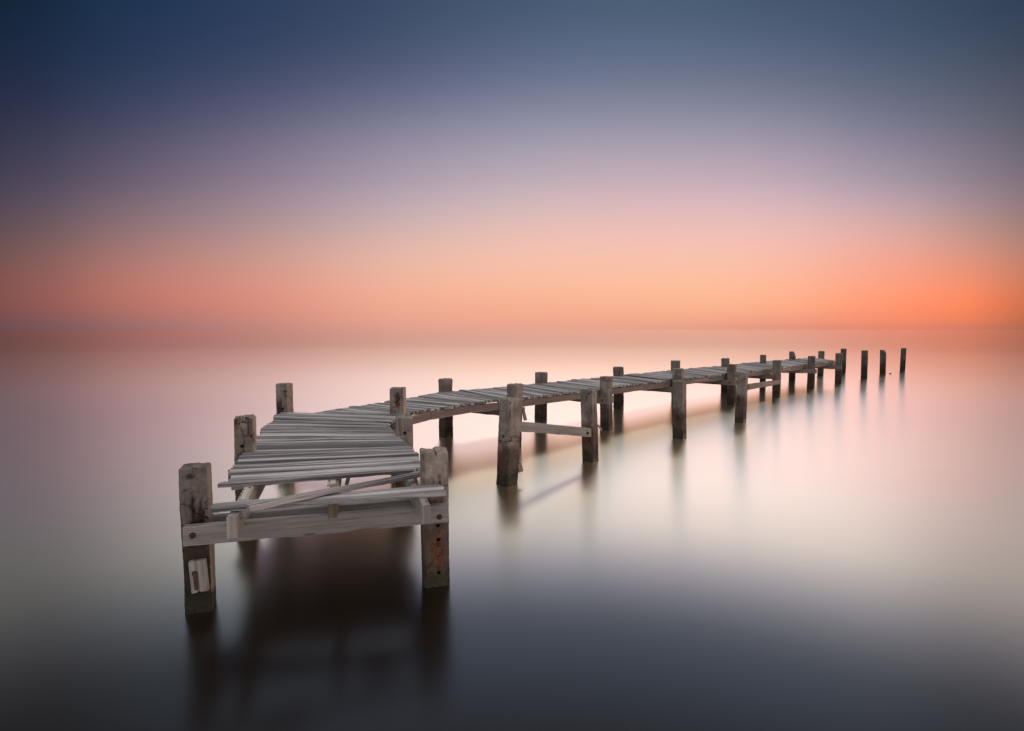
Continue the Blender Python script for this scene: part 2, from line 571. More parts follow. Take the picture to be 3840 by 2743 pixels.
def board(bm, a0, a1, b0, b1, z0, z1, th, nseg=14, wob=0.004, groove=0, sag=0.0, seed=0, tilt=0.0, chamf=0.004, endj=0.006):
    """a plank lying from end a to end b; a0,a1 / b0,b1 are the (x, y) of its two edges at each end, z0/z1 the height of its TOP at the ends"""
    uvl = bm.loops.layers.uv.verify()
    a0, a1, b0, b1 = (Vector((p[0], p[1])) for p in (a0, a1, b0, b1))
    length = ((b0 + b1) / 2 - (a0 + a1) / 2).length
    wid = ((a1 - a0).length + (b1 - b0).length) / 2
    top = [(0.0, -chamf * 1.5), (min(0.12, chamf / wid), 0.0)]
    if groove:
        for k in range(groove):
            c = (k + 1) / (groove + 1)
            w = 0.006 / wid
            top += [(c - 1.6 * w, 0.0), (c - 0.6 * w, -0.004), (c + 0.6 * w, -0.004), (c + 1.6 * w, 0.0)]
    else:
        top += [(0.35, 0.0006), (0.65, 0.0004)]
    top += [(1 - min(0.12, chamf / wid), 0.0), (1.0, -chamf * 1.5)]
    prof = top + [(1.0, -th), (0.0, -th)]
    n = len(prof)
    rings = []
    for i in range(nseg + 1):
        t = i / nseg
        z = z0 + (z1 - z0) * t - sag * 4 * t * (1 - t)
        ring = []
        w0 = noise.noise((t * length * 2.3, seed * 3.7, 1.0)) * wob
        w1 = noise.noise((t * length * 2.3, seed * 3.7, 9.0)) * wob
        wz = noise.noise((t * length * 1.5, seed * 5.1, 4.0)) * wob
        for k, (s, dz) in enumerate(prof):
            tt = t
            if i in (0, nseg):
                j = noise.noise((s * wid * 35, seed * 1.7, 3.0 + i)) * endj / max(length, 0.05)
                tt = t + (j if i == 0 else -j)
            e0 = a0 + (b0 - a0) * tt
            e1 = a1 + (b1 - a1) * tt
            d = (e1 - e0)
            dn = d.normalized()
            e0 = e0 + dn * w0
            e1 = e1 + dn * w1
            p = e0 + (e1 - e0) * s
            zz = z + dz + wz + (s - 0.5) * tilt * wid
            if k >= n - 2:
                zz += noise.noise((t * length * 5, seed * 2.1 + k, 6.0)) * wob * 1.5
            ring.append(bm.verts.new((p.x, p.y, zz)))
        rings.append(ring)
    per = [0.0]
    for k in range(n):
        s0, h0 = prof[k]
        s1, h1 = prof[(k + 1) % n]
        per.append(per[-1] + math.hypot((s1 - s0) * wid, h1 - h0))
    for i in range(nseg):
        for k in range(n):
            k2 = (k + 1) % n
            f = bm.faces.new((rings[i][k], rings[i][k2], rings[i + 1][k2], rings[i + 1][k]))
            u0, u1 = i / nseg * length, (i + 1) / nseg * length
            for lp, uv in zip(f.loops, ((u0, per[k]), (u0, per[k + 1]), (u1, per[k + 1]), (u1, per[k]))):
                lp[uvl].uv = uv
    for ring, rev in ((rings[0], False), (rings[-1], True)):
        f = bm.faces.new(list(reversed(ring)) if not rev else ring)
        for lp in f.loops:
            co = lp.vert.co
            lp[uvl].uv = (co.z * 1.0, co.x + co.y)
    return rings


def timber(bm, p, q, w, h, seed=0, wob=0.004, nseg=10, chamf=0.004):
    """a squared timber from p to q (centres of its top at both ends), w across, h deep"""
    p, q = Vector(p), Vector(q)
    d = Vector((q.x - p.x, q.y - p.y)).normalized()
    n = Vector((-d.y, d.x)) * (w / 2)
    a, b = p.to_2d(), q.to_2d()
    board(bm, a - n, a + n, b - n, b + n, p.z, q.z, h, nseg=nseg, wob=wob, seed=seed, chamf=chamf)


def frame_box(bm, M, sx, sy, sz, bev=0.004, seed=0, jit=0.0):
    r = bmesh.ops.create_cube(bm, size=1.0)
    for v in r['verts']:
        v.co = Vector((v.co.x * sx, v.co.y * sy, v.co.z * sz))
    if bev:
        eds = list({e for v in r['verts'] for e in v.link_edges})
        rb = bmesh.ops.bevel(bm, geom=eds, offset=bev, segments=2, affect='EDGES')
        vs = {v for f in rb['faces'] for v in f.verts} | {v for v in r['verts'] if v.is_valid}
    else:
        vs = set(r['verts'])
    uvl = bm.loops.layers.uv.verify()
    for f in {f for v in vs for f in v.link_faces}:
        for lp in f.loops:
            c = lp.vert.co
            lp[uvl].uv = (c.z, c.x + c.y)
    for v in vs:
        if jit:
            v.co += Vector([noise.noise(v.co * 20 + Vector((seed, k * 7, 0))) * jit for k in range(3)])
        v.co = M @ v.co


# ------------------------------------------------------------------ concrete posts
def post_geom(x, yb, xt, yt, W, theta, k=0.62):
    """base and top of a post: x, yb its foot (nearest corner at the water), xt, yt its top, W its width in the photograph"""
    f = on_plane(x, yb)
    th = radians(theta)
    q = f.x / f.y
    e1 = abs(cos(th) + q * sin(th))
    e2 = abs(sin(th) - q * cos(th))
    s = W * f.y / F / (e1 + e2)
    c = Vector((f.x, f.y, 0))
    dirv = Vector((c.x, c.y)).normalized()
    off = s * k
    base = Vector((c.x + dirv.x * off, c.y + dirv.y * off, 0))
    ft = at_depth(xt, yt, f.y)
    top = Vector((ft.x + dirv.x * off, f.y + dirv.y * off, ft.z))
    return base, top, s, th


def make_post(name, geom, parent=None, res=0.03, seed=0, chips=1.0, topfn=None, stains=(), holes=(), pale=0.0, depth=0.5, tone=1.0):
    base, top, s, th = geom
    hgt = top.z
    nper = max(6, int(round(s / max(res, 0.012))))
    hs = s / 2
    r = 0.012
    # perimeter of a square with small rounded corners
    per = []
    for side in range(4):
        for i in range(nper):
            t = -1 + 2 * i / nper
            p = {0: (t, -1), 1: (1, t), 2: (-t, 1), 3: (-1, -t)}[side]
            per.append((p[0], p[1], side, t))
    n = len(per)
    nz = int((hgt + depth) / max(res, 0.012))
    axis = (top - base) / hgt
    ex = Vector((cos(th), -sin(th), 0))
    ey = Vector((sin(th), cos(th), 0))
    bm = bmesh.new()
    lr = bm.verts.layers.float.new("rust")
    ld = bm.verts.layers.float.new("dark")
    lp = bm.verts.layers.float.new("side_glow")
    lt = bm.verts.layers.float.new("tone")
    sv = Vector((seed * 3.1, seed * 1.7, seed * 0.9))

    def place(px, py, z, side, t, inset=0.0, zz=None):
        # rounded corner
        m = max(abs(px), abs(py))
        corner = min(abs(px), abs(py)) / max(m, 1e-6)
        cr = max(0.0, (corner - 0.80) / 0.20)
        q = Vector((px * hs, py * hs, 0))
        chip = max(0.0, noise.noise(Vector((px * 1.3, py * 1.3, z * 7)) + sv) - 0.02)
        chip2 = max(0.0, noise.noise(Vector((px * 2.3, py * 2.3, z * 26)) + sv * 2))
        shrink = cr * cr * (0.06 + chips * (0.26 * chip + 0.12 * chip2))
        q *= (1 - shrink - inset)
        nrm = Vector((px, py, 0)).normalized()
        d = noise.noise(Vector((px * 0.9, py * 0.9, z * 2.2)) + sv) * 0.006 + noise.noise(Vector((px * 5, py * 5, z * 30)) + sv) * 0.0022
        d += noise.noise(Vector((px * 11, py * 11, z * 75)) + sv) * 0.0015 * chips
        q += nrm * d
        zc = z if zz is None else zz
        return base + axis * zc + ex * q.x + ey * q.y

    def mark(v, side, t, z):
        a = b = 0.0
        for (sd_, u, zc, ru, rz, kind, amt) in stains:
            if sd_ != side:
                continue
            dd = math.hypot((t - u) / ru, (z - zc) / rz)
            dd += noise.noise(Vector((t * 4, z * 18, seed + zc * 9))) * 0.45
            w = max(0.0, min(1.0, (1.1 - dd) / 0.3)) * amt
            if kind == 'r':
                a = max(a, w)
            else:
                b = max(b, w)
        v[lr] = a
        v[ld] = b
        v[lp] = pale if side == 1 else 0.0  # painted glow on the right-hand face only

    def th_at(px, py):
        z = hgt
        if topfn:
            z += topfn(px, py)
        return z + noise.noise(Vector((px * 1.8, py * 1.8, seed * 2.0))) * 0.012 * chips

    rings = []
    for j in range(nz + 1):
        f = j / nz
        ring = []
        for (px, py, side, t) in per:
            ht = th_at(px, py) - 0.012
            z = -depth + (ht + depth) * f
            v = bm.verts.new(place(px, py, z, side, t))
            mark(v, side, t, z)
            ring.append(v)
        rings.append(ring)
    # cap: shrinking rings
    prev_scale = 1.0
    for sc, dz in ((0.95, 0.008), (0.88, 0.012), (0.66, 0.012), (0.4, 0.012), (0.18, 0.012)):
        ring = []
        for (px, py, side, t) in per:
            qx, qy = px * sc, py * sc
            z = th_at(qx, qy) - 0.012 + dz + noise.noise(Vector((qx * 5, qy * 5, seed + 4.0))) * 0.006 * chips
            v = bm.verts.new(place(qx, qy, z, side, t))
            ring.append(v)
        rings.append(ring)
    for a, b in zip(rings, rings[1:]):
        for i in range(n):
            i2 = (i + 1) % n
            bm.faces.new((a[i], a[i2], b[i2], b[i]))
    bm.faces.new(rings[-1])
    bm.faces.new(list(reversed(rings[0])))
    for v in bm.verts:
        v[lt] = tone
    o = link(name, bm, CONC, parent)
    if holes:
        hb = bmesh.new()
        for (side, u, z, rad) in holes:
            nx = {0: -ey, 1: ex, 2: ey, 3: -ex}[side]
            tx = {0: ex, 1: ey, 2: -ex, 3: -ey}[side]
            c = base + axis * z + nx * hs + tx * (u * hs)
            q = nx.to_track_quat('Z', 'Y').to_matrix().to_4x4()
            bmesh.ops.create_cone(hb, segments=14, radius1=rad, radius2=rad * 1.15, depth=0.09, cap_ends=True, matrix=Matrix.Translation(c) @ q)
        me = bpy.data.meshes.new("cutter")
        hb.to_mesh(me)
        hb.free()
        co = bpy.data.objects.new("cutter", me)
        COL.objects.link(co)
        mo = o.modifiers.new("holes", 'BOOLEAN')
        mo.operation = 'DIFFERENCE'
        mo.solver = 'EXACT'
        mo.object = co
        bpy.context.view_layer.update()
        pm = o.matrix_parent_inverse.copy()
        dg = bpy.context.evaluated_depsgraph_get()
        nm = bpy.data.meshes.new_from_object(o.evaluated_get(dg))
        o.modifiers.clear()
        o.data = nm
        bpy.data.objects.remove(co)
    return o


def bolt(name, c, nrm, r, parent, prot=0.02):
    """rusty bolt head with washer on a face"""
    nrm = Vector(nrm).normalized()
    q = nrm.to_track_quat('Z', 'Y').to_matrix().to_4x4()
    bm = bmesh.new()
    M = Matrix.Translation(Vector(c)) @ q
    bmesh.ops.create_cone(bm, segments=18, radius1=r * 1.5, radius2=r * 1.4, depth=0.006, cap_ends=True, matrix=M @ Matrix.Translation((0, 0, 0.003)))
    bmesh.ops.create_cone(bm, segments=6, radius1=r, radius2=r * 0.85, depth=prot, cap_ends=True, matrix=M @ Matrix.Translation((0, 0, 0.006 + prot / 2)))
    bmesh.ops.create_cone(bm, segments=10, radius1=r * 0.5, radius2=r * 0.42, depth=prot * 0.7, cap_ends=True, matrix=M @ Matrix.Translation((0, 0, 0.006 + prot * 1.3)))
    return link(name, bm, IRON, parent)


def nail(bm, c, top, r=0.0028):
    c, top = Vector(c), Vector(top)
    d = top - c
    q = d.to_track_quat('Z', 'Y').to_matrix().to_4x4()
    bmesh.ops.create_cone(bm, segments=8, radius1=r, radius2=r, depth=d.length, cap_ends=True, matrix=Matrix.Translation((c + top) / 2) @ q)
    bmesh.ops.create_cone(bm, segments=8, radius1=r * 2, radius2=r * 2, depth=r, cap_ends=True, matrix=Matrix.Translation(top) @ q)


# ------------------------------------------------------------------ water
def build_water():
    bm = bmesh.new()
    R = 30000.0
    n = 96
    radii = [60, 400, 3000, R]
    c = bm.verts.new((0, 0, 0))
    prev = None
    for r in radii:
        ring = [bm.verts.new((r * cos(2 * pi * i / n), r * sin(2 * pi * i / n), 0)) for i in range(n)]
        for i in range(n):
            i2 = (i + 1) % n
            if prev is None:
                bm.faces.new((c, ring[i], ring[i2]))
            else:
                bm.faces.new((prev[i], ring[i], ring[i2], prev[i2]))
        prev = ring
    o = link("water", bm, WATER)
    o['kind'] = 'structure'
    o['label'] = "smooth milky sea blurred by a long exposure, reaching the horizon"


build_water()

# ------------------------------------------------------------------ the jetty
jetty = empty("jetty", (-1.3, 3.7, 0), "long ruined plank jetty on concrete posts, bending right out into the sea", "jetty")

# posts of the short front run
gL1 = post_geom(755, 2303, 733, 1759, 131, -21)
gR1 = post_geom(1634, 2207, 1626, 1700, 114, -15.5)
gL2 = post_geom(930, 2015, 919, 1568, 88, -18)
gR2 = post_geom(1521, 1908, 1515, 1568, 67, -11)
gL3 = post_geom(1074, 1768, 1066, 1441, 71, 5)
gR3 = post_geom(1496, 1776, 1492, 1458, 64, -1)
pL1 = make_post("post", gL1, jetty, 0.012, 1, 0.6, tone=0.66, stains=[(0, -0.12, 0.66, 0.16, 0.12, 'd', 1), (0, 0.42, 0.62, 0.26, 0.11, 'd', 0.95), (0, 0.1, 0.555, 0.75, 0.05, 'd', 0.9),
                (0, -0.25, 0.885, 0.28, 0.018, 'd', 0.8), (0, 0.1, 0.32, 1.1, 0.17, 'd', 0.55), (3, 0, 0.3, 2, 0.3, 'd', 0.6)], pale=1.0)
pL1['label'] = "front left post, cracked, with dark brown stains and a wooden block"
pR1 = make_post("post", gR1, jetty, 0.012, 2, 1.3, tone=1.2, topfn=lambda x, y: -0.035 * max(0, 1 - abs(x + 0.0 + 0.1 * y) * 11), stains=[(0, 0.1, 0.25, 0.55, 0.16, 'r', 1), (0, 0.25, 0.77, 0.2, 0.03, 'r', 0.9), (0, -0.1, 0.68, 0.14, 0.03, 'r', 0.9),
                (0, 0.3, 0.72, 0.07, 0.06, 'd', 0.8), (0, 0.2, 0.61, 0.5, 0.03, 'r', 0.5), (3, 0.5, 0.3, 0.3, 0.2, 'r', 0.9)],
                holes=[(0, 0.12, 0.435, 0.0095), (0, 0.14, 0.335, 0.011), (0, 0.12, 0.10, 0.010), (0, 0.12, 0.22, 0.004)])
pR1['label'] = "front right post with split top, bolt holes and rust"
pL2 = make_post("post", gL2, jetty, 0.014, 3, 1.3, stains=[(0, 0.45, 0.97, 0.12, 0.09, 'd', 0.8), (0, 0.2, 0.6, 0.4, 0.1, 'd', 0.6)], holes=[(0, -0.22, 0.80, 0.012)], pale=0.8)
pR2 = make_post("post", gR2, jetty, 0.014, 4, 0.8, stains=[(0, -0.4, 0.28, 0.35, 0.10, 'r', 1)], holes=[(0, 0.05, 0.765, 0.011)])
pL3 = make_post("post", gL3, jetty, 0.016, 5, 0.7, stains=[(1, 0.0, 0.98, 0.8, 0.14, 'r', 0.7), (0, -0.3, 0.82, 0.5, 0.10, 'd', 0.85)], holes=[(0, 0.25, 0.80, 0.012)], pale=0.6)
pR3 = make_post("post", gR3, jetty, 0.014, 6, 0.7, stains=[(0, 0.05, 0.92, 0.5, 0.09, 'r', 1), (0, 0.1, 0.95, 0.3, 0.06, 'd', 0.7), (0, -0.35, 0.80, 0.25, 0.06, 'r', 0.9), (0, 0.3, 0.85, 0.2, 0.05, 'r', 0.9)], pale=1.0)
pR3['label'] = "post with a large rust-red stain"

# posts of the long run; (x foot, y foot, x top, y top, width, heading)
PA = [(1673, 1643, 1670, 1423, 58, 40), (2028, 1584, 2030, 1399, 52, 38), (2320, 1538, 2319, 1378, 43, 40),
      (2535, 1503, 2533, 1354, 38, 34), (2718, 1476, 2720, 1345, 34, 36), (2860, 1455, 2862, 1332, 25, 36),
      (2970, 1430, 2972, 1320, 27, 36), (3076, 1412, 3081, 1318, 25, 36)]
PB = [(1925, 1683, 1931, 1444, 66, 36), (2274, 1617, 2273, 1415, 52, 34), (2541, 1562, 2543, 1384, 46, 36),
      (2743, 1522, 2744, 1368, 38, 36), (2911, 1492, 2914, 1353, 34, 34), (3040, 1460, 3044, 1337, 30, 34), (3143, 1440, 3146, 1326, 27, 34)]
gA, gB = [], []
for i, p in enumerate(PA):
    g_ = post_geom(*p, k=0.68)
    gA.append(g_)
    tf = None
    if i == 6:
        tf = lambda x, y: -0.17 * max(0.0, min(1.0, (x * 0.8 - y * 0.5 + 0.25) * 1.6))
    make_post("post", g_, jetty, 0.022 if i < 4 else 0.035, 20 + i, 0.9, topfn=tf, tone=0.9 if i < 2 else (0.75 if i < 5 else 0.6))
for i, p in enumerate(PB):
    g_ = post_geom(*p, k=0.68)
    gB.append(g_)
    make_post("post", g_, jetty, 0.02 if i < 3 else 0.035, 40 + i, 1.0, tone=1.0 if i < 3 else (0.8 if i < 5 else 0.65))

# ---- deck: planks laid between a left edge and a right edge
ZD1, ZD2 = 0.735, 0.755


def lerp_poly(P, t):
    """P: list of points evenly keyed by index, t in 0..len-1"""
    i = min(int(t), len(P) - 2)
    f = t - i
    return Vector(P[i]).lerp(Vector(P[i + 1]), f)


def resample(keysL, keysR, width):
    """paired edge points, cut into planks about `width` wide measured on the mean of both edges"""
    out = []
    for i in range(len(keysL) - 1):
        l0, l1, r0, r1 = map(Vector, (keysL[i], keysL[i + 1], keysR[i], keysR[i + 1]))
        m0, m1 = (l0 + r0) / 2, (l1 + r1) / 2
        along = (r0 - l0).normalized()
        d = (m1 - m0)
        w = abs(d.x * -along.y + d.y * along.x)
        k = max(1, round(w / width))
        for j in range(k):
            out.append((l0.lerp(l1, j / k), l0.lerp(l1, (j + 1) / k), r0.lerp(r1, j / k), r0.lerp(r1, (j + 1) / k)))
    return out


def lay(name, keysL, keysR, width, z_at, seed, jag=0.03, zj=0.006, gap=0.006, steps=None, groove=1, label=None, lift=0.0):
    bm = new_bm()
    rnd = random.Random(seed)
    for i, (l0, l1, r0, r1) in enumerate(resample(keysL, keysR, width)):
        d = (r0 - l0).normalized()
        jl = rnd.uniform(-jag, jag) + (0.06 if rnd.random() < 0.07 else 0.0)
        jr = rnd.uniform(-jag, jag) * 0.7
        g = gap * rnd.uniform(0.4, 1.8)
        dl = (l1 - l0).normalized() * g / 2
        dr = (r1 - r0).normalized() * g / 2
        zz = rnd.uniform(-zj, zj)
        if lift and rnd.random() < 0.22:
            zz += lift
        ztl = z_at((l0 + l1) / 2) + zz + rnd.uniform(-0.003, 0.003)
        ztr = z_at((r0 + r1) / 2) + zz + rnd.uniform(-0.003, 0.003)
        board(bm, l0 + dl - d * jl, l1 - dl - d * jl, r0 + dr + d * jr, r1 - dr + d * jr, ztl, ztr, 0.034, nseg=14, wob=0.005,
              groove=groove, sag=rnd.uniform(-0.004, 0.006), seed=seed * 100 + i, tilt=rnd.uniform(-0.06, 0.06), chamf=0.004, endj=0.02)
    o = link(name, bm, DECK, jetty)
    if label:
        o['label'] = label
    return o


KL1 = [(-2.005, 3.965), (-2.20, 4.45), (-2.40, 5.12), (-2.47, 5.30), (-2.74, 6.28), (-2.955, 7.16)]
KR1 = [(-0.665, 4.33), (-0.80, 4.75), (-0.985, 5.27), (-1.04, 5.43), (-1.36, 6.12), (-1.40, 6.80)]
KL1, KR1 = fxs(KL1, 0.738), fxs(KR1, 0.738)
lay("deck", KL1, KR1, 0.150, lambda p: ZD1 + (p.y - 4) * 0.004, 11, jag=0.022, zj=0.009, gap=0.013, groove=1, label="front run of silvered planks with ragged left ends")
KL2 = [(-2.56, 7.10), (-2.27, 7.58), (-1.98, 7.99), (-1.62, 8.65)]
KR2 = [(-1.40, 6.815), (-1.38, 7.08), (-1.10, 7.42), (-0.62, 8.00)]
KL2, KR2 = fxs(KL2, 0.748), fxs(KR2, 0.748)
lay("deck", KL2, KR2, 0.125, lambda p: 0.748, 12, jag=0.02, zj=0.007, groove=0, label="planks fanning round the bend")
KL3 = [(-1.61, 8.67), (-1.03, 9.55), (0.44, 10.90), (1.90, 12.25), (4.10, 14.5), (6.05, 16.25), (8.00, 18.3), (9.95, 20.0), (11.30, 20.9)]
KR3 = [(-0.60, 8.02), (-0.19, 8.33), (1.17, 9.62), (2.6, 11.05), (4.5, 12.85), (6.30, 14.5), (8.05, 16.2), (9.60, 17.8), (11.05, 19.15)]
KL3, KR3 = fxs(KL3, 0.755), fxs(KR3, 0.755)
lay("deck", KL3, KR3, 0.150, lambda p: ZD2, 13, jag=0.018, zj=0.007, gap=0.012, groove=0, lift=0.014, label="long run of planks going out to sea")

# narrow plank sprung loose along the front edge of the deck
bm = new_bm()
board(bm, *fxs([(-2.035, 3.865), (-2.012, 3.925), (-0.75, 4.265), (-0.728, 4.325)], 0.735), 0.738, 0.735, 0.03, nseg=24, wob=0.006, seed=71, chamf=0.003)
o = link("plank", bm, DECK, jetty)
o['label'] = "narrow plank parted from the front edge of the deck"

# single plank left on the stringers at the very front
fl0, fl1 = at_depth(793, 1912, 3.34), at_depth(806, 1889, 3.46)
fr0, fr1 = at_depth(1673, 1845, 3.70), at_depth(1648, 1818, 3.86)
bm = new_bm()
board(bm, *[tuple(on_plane(a_, b_, 0.735)[:2]) for a_, b_ in ((793, 1908), (806, 1887), (1673, 1843), (1648, 1818))], 0.735, 0.738, 0.032, nseg=24, wob=0.006, groove=2, seed=72, chamf=0.004, endj=0.03)
o = link("plank", bm, DECK, jetty)
o['label'] = "lone ridged plank across the front end"

# ---- stringers under the front run
def stringer(p, q, w=0.055, h=0.135, mat=None, seed=0, label=None, wob=0.005, parent=None, name="stringer", fix=True):
    if fix:
        p, q = fx(*p), fx(*q)
    bm = new_bm()
    timber(bm, p, q, w, h, seed=seed, wob=wob, nseg=16)
    o = link(name, bm, mat or BEAM, parent or jetty)
    if label:
        o['label'] = label
    return o


sL = stringer((-1.655, 3.31, 0.700), (-2.72, 6.95, 0.700), 0.055, 0.135, BEAM, 81, "left stringer, bleached and splintered on top")
sM = stringer((-1.165, 3.63, 0.698), (-2.05, 6.85, 0.700), 0.060, 0.12, BROWN, 82)
sR = stringer((-0.535, 3.50, 0.702), (-1.515, 6.72, 0.702), 0.050, 0.115, BEAM, 83)
# second timber scabbed to the right stringer
stringer((-0.600, 3.66, 0.700), (-0.86, 4.50, 0.700), 0.050, 0.118, BEAM, 84)
# bleached broken top on the left stringer, in the gap
bm = new_bm()
a = fx(-1.752, 3.63, 0.70).to_2d(); b = fx(-1.895, 4.12, 0.70).to_2d()
board(bm, a + Vector((-0.034, -0.01)), a + Vector((0.03, 0.01)), b + Vector((-0.036, -0.01)), b + Vector((0.028, 0.01)), 0.7035, 0.7035, 0.03, nseg=18, wob=0.02, seed=91, chamf=0.006, endj=0.05)
link("splintered_top", bm, PALE, sL)
bm = new_bm()
board(bm, *fxs([(-1.315, 3.98), (-1.255, 3.995), (-1.365, 4.17), (-1.308, 4.185)], 0.70), 0.7035, 0.7035, 0.02, nseg=6, wob=0.006, seed=92)
link("splintered_top", bm, PALE, sM)
for k in range(5):
    c = fx(-1.82 + 0.012 * (k % 2), 3.72 + 0.055 * k, 0.70)
    bm = bmesh.new()
    nail(bm, c, c + Vector((random.uniform(-.03, .03), random.uniform(-.02, .02), random.uniform(0.012, 0.035))))
    link("nail", bm, IRON, sL)
for k in range(4):
    c = fx(-0.672 - 0.020 * k, 3.96 + 0.065 * k, 0.70)
    bm = bmesh.new()
    nail(bm, c, c + Vector((random.uniform(-.02, .01), random.uniform(-.015, .015), 0.05 - 0.006 * k)))
    link("nail", bm, IRON, sR)
bm = bmesh.new()
c = at_depth(915, 1939, 3.36)
nail(bm, c, c + Vector((-0.035, -0.01, -0.022)), 0.0022)
link("nail", bm, IRON, sL)

# ---- cross beams of the front run
def crossbeam(pa, pb, zt, h=0.125, w=0.05, mat=None, seed=0, bolts=True, facing=None, label=None):
    bm = new_bm()
    timber(bm, (pa[0], pa[1], zt[0]), (pb[0], pb[1], zt[1]), w, h, seed=seed, wob=0.006, nseg=18)
    o = link("crossbeam", bm, mat or BEAM, jetty)
    if label:
        o['label'] = label
    return o


YL = on_plane(750, 2303).y - 0.045
YR = on_plane(1634, 2207).y - 0.022
f0 = at_depth(690, 1973, YL)
f1 = at_depth(1680, 1889, YR)
cb = crossbeam((f0.x, f0.y), (f1.x, f1.y), (f0.z, f1.z), 0.122, 0.050, BEAM, 101, label="pale front crossbeam bolted to both front posts")
dirb = Vector((f1.x - f0.x, f1.y - f0.y, 0)).normalized()
nb = Vector((dirb.y, -dirb.x, 0))
for bx_, by_, yy in ((725, 2006, YL), (1646, 1932, YR)):
    bb = at_depth(bx_, by_, yy)
    t = (Vector((bb.x, bb.y, 0)) - Vector((f0.x, f0.y, 0))).dot(dirb)
    P = Vector((f0.x, f0.y, 0)) + dirb * t + nb * 0.0252
    bolt("bolt", (P.x, P.y, bb.z), nb, 0.013, cb)
off = 0.255
crossbeam((f0.x + 0.08 - nb.x * off, f0.y - nb.y * off), (f1.x - 0.03 - nb.x * off, f1.y - nb.y * off), (0.572, 0.585), 0.115, 0.045, BEAM, 102)
for (ga, gb, sd_) in ((gL2, gR2, 103), (gL3, gR3, 106)):
    a, b = ga[0], gb[0]
    d = (b - a).normalized()
    nn = Vector((d.y, -d.x, 0))
    for sgn in (1, -1):
        o_ = nn * sgn * (ga[2] / 2 + 0.03)
        pa = a - d * 0.13 + o_
        pb = b + d * 0.05 + o_
        crossbeam((pa.x, pa.y), (pb.x, pb.y), (0.563, 0.568), 0.12, 0.048, BEAM if sgn > 0 else BROWN, sd_ + sgn)

# wooden block and its bolt on the front left post
base, top, s, th = gL1
ex = Vector((cos(th), -sin(th), 0)); ey = Vector((sin(th), cos(th), 0))
c = at_depth(742, 2163, base.y - s * 0.62)
zc = c.z
axis = (top - base) / top.z
cc = base + axis * zc - ey * (s / 2 + 0.016) + ex * (0.010)
bm = new_bm()
R = Matrix((ex, ey, axis)).transposed().to_4x4()
M = Matrix.Translation(cc) @ R @ Matrix.Rotation(radians(-3), 4, 'Y')
# two halves either side of the slot, bridged above
frame_box(bm, M @ Matrix.Translation((-0.030, 0, 0)), 0.036, 0.036, 0.205, 0.004, 1, 0.002)
frame_box(bm, M @ Matrix.Translation((0.024, 0, 0)), 0.050, 0.036, 0.205, 0.004, 2, 0.002)
frame_box(bm, M @ Matrix.Translation((-0.007, 0.006, -0.04)), 0.014, 0.020, 0.12, 0, 3)
frame_box(bm, M @ Matrix.Translation((-0.006, 0.001, 0.062)), 0.014, 0.033, 0.078, 0.0, 3)
wb = link("wooden_block", bm, BEAM, pL1)
wb['label'] = "pale split wooden block with a rusty bolt in its slot"
bm = bmesh.new()
Mb = M @ Matrix.Translation((-0.020, -0.022, 0.028))
bmesh.ops.create_cone(bm, segments=16, radius1=0.015, radius2=0.013, depth=0.016, cap_ends=True, matrix=Mb @ Matrix.Rotation(pi / 2, 4, 'X'))
bmesh.ops.create_cone(bm, segments=8, radius1=0.010, radius2=0.011, depth=0.10, cap_ends=True, matrix=M @ Matrix.Translation((-0.018, -0.019, -0.030)))
link("bolt", bm, IRON, pL1)

# ---- beams and stringers of the long run
for i, gb in enumerate(gB):
    ga = gA[i]
    a, b = ga[0], gb[0]
    d = (b - a).normalized()
    nn = Vector((d.y, -d.x, 0))          # towards the camera side
    for sgn in (1, -1):
        o_ = nn * sgn * (max(ga[2], gb[2]) / 2 + 0.028)
        pa = a - d * 0.12 + o_
        pb = b + d * (0.12 if sgn > 0 else 0.06) + o_
        ob = crossbeam((pa.x, pa.y), (pb.x, pb.y), (0.605, 0.610), 0.125, 0.048, BROWN, 120 + 2 * i + (sgn > 0))
        if sgn > 0 and i < 5:
            P = b + nn * (max(ga[2], gb[2]) / 2 + 0.053)
            bolt("bolt", (P.x, P.y, 0.55), nn, 0.012, ob, 0.015)


def edge_pt(K_, t, other, inset):
    p = lerp_poly(K_, t)
    q = lerp_poly(other, t)
    d = (q - p).normalized()
    return p + d * inset


for side in (0, 1, 2):
    seedb = 150 + side * 20
    for i in range(len(KL3) - 1):
        if side == 0:
            p, q = edge_pt(KR3, i, KL3, 0.045), edge_pt(KR3, i + 1, KL3, 0.045)
        elif side == 1:
            p, q = edge_pt(KL3, i, KR3, 0.08), edge_pt(KL3, i + 1, KR3, 0.08)
        else:
            p = (lerp_poly(KL3, i) + lerp_poly(KR3, i)) / 2
            q = (lerp_poly(KL3, i + 1) + lerp_poly(KR3, i + 1)) / 2
        e = (q - p).normalized() * 0.002
        p = p + e
        q = q - e
        stringer((p.x, p.y, 0.712), (q.x, q.y, 0.712), 0.05, 0.105, BROWN, seedb + i, fix=False)
# under the bend
for (p, q, sd_) in (((-1.36, 6.93), (-1.10, 7.46), 190), ((-1.095, 7.47), (-0.645, 8.03), 191), ((-2.40, 7.17), (-1.72, 8.55), 192), ((-2.0, 6.95), (-1.12, 8.3), 193)):
    stringer((p[0], p[1], 0.706), (q[0], q[1], 0.711), 0.05, 0.105, BROWN, sd_)

# splinter hanging from the third right-hand post of the bend
def stub(p, q, w, parent, mat, seed, name="brace_stub"):
    p, q = Vector(p), Vector(q)
    d = q - p
    M = Matrix.Translation((p + q) / 2) @ d.to_track_quat('Z', 'Y').to_matrix().to_4x4()
    bm = new_bm()
    frame_box(bm, M, w, w * 0.6, d.length, 0.004, seed, 0.006)
    return link(name, bm, mat, parent)


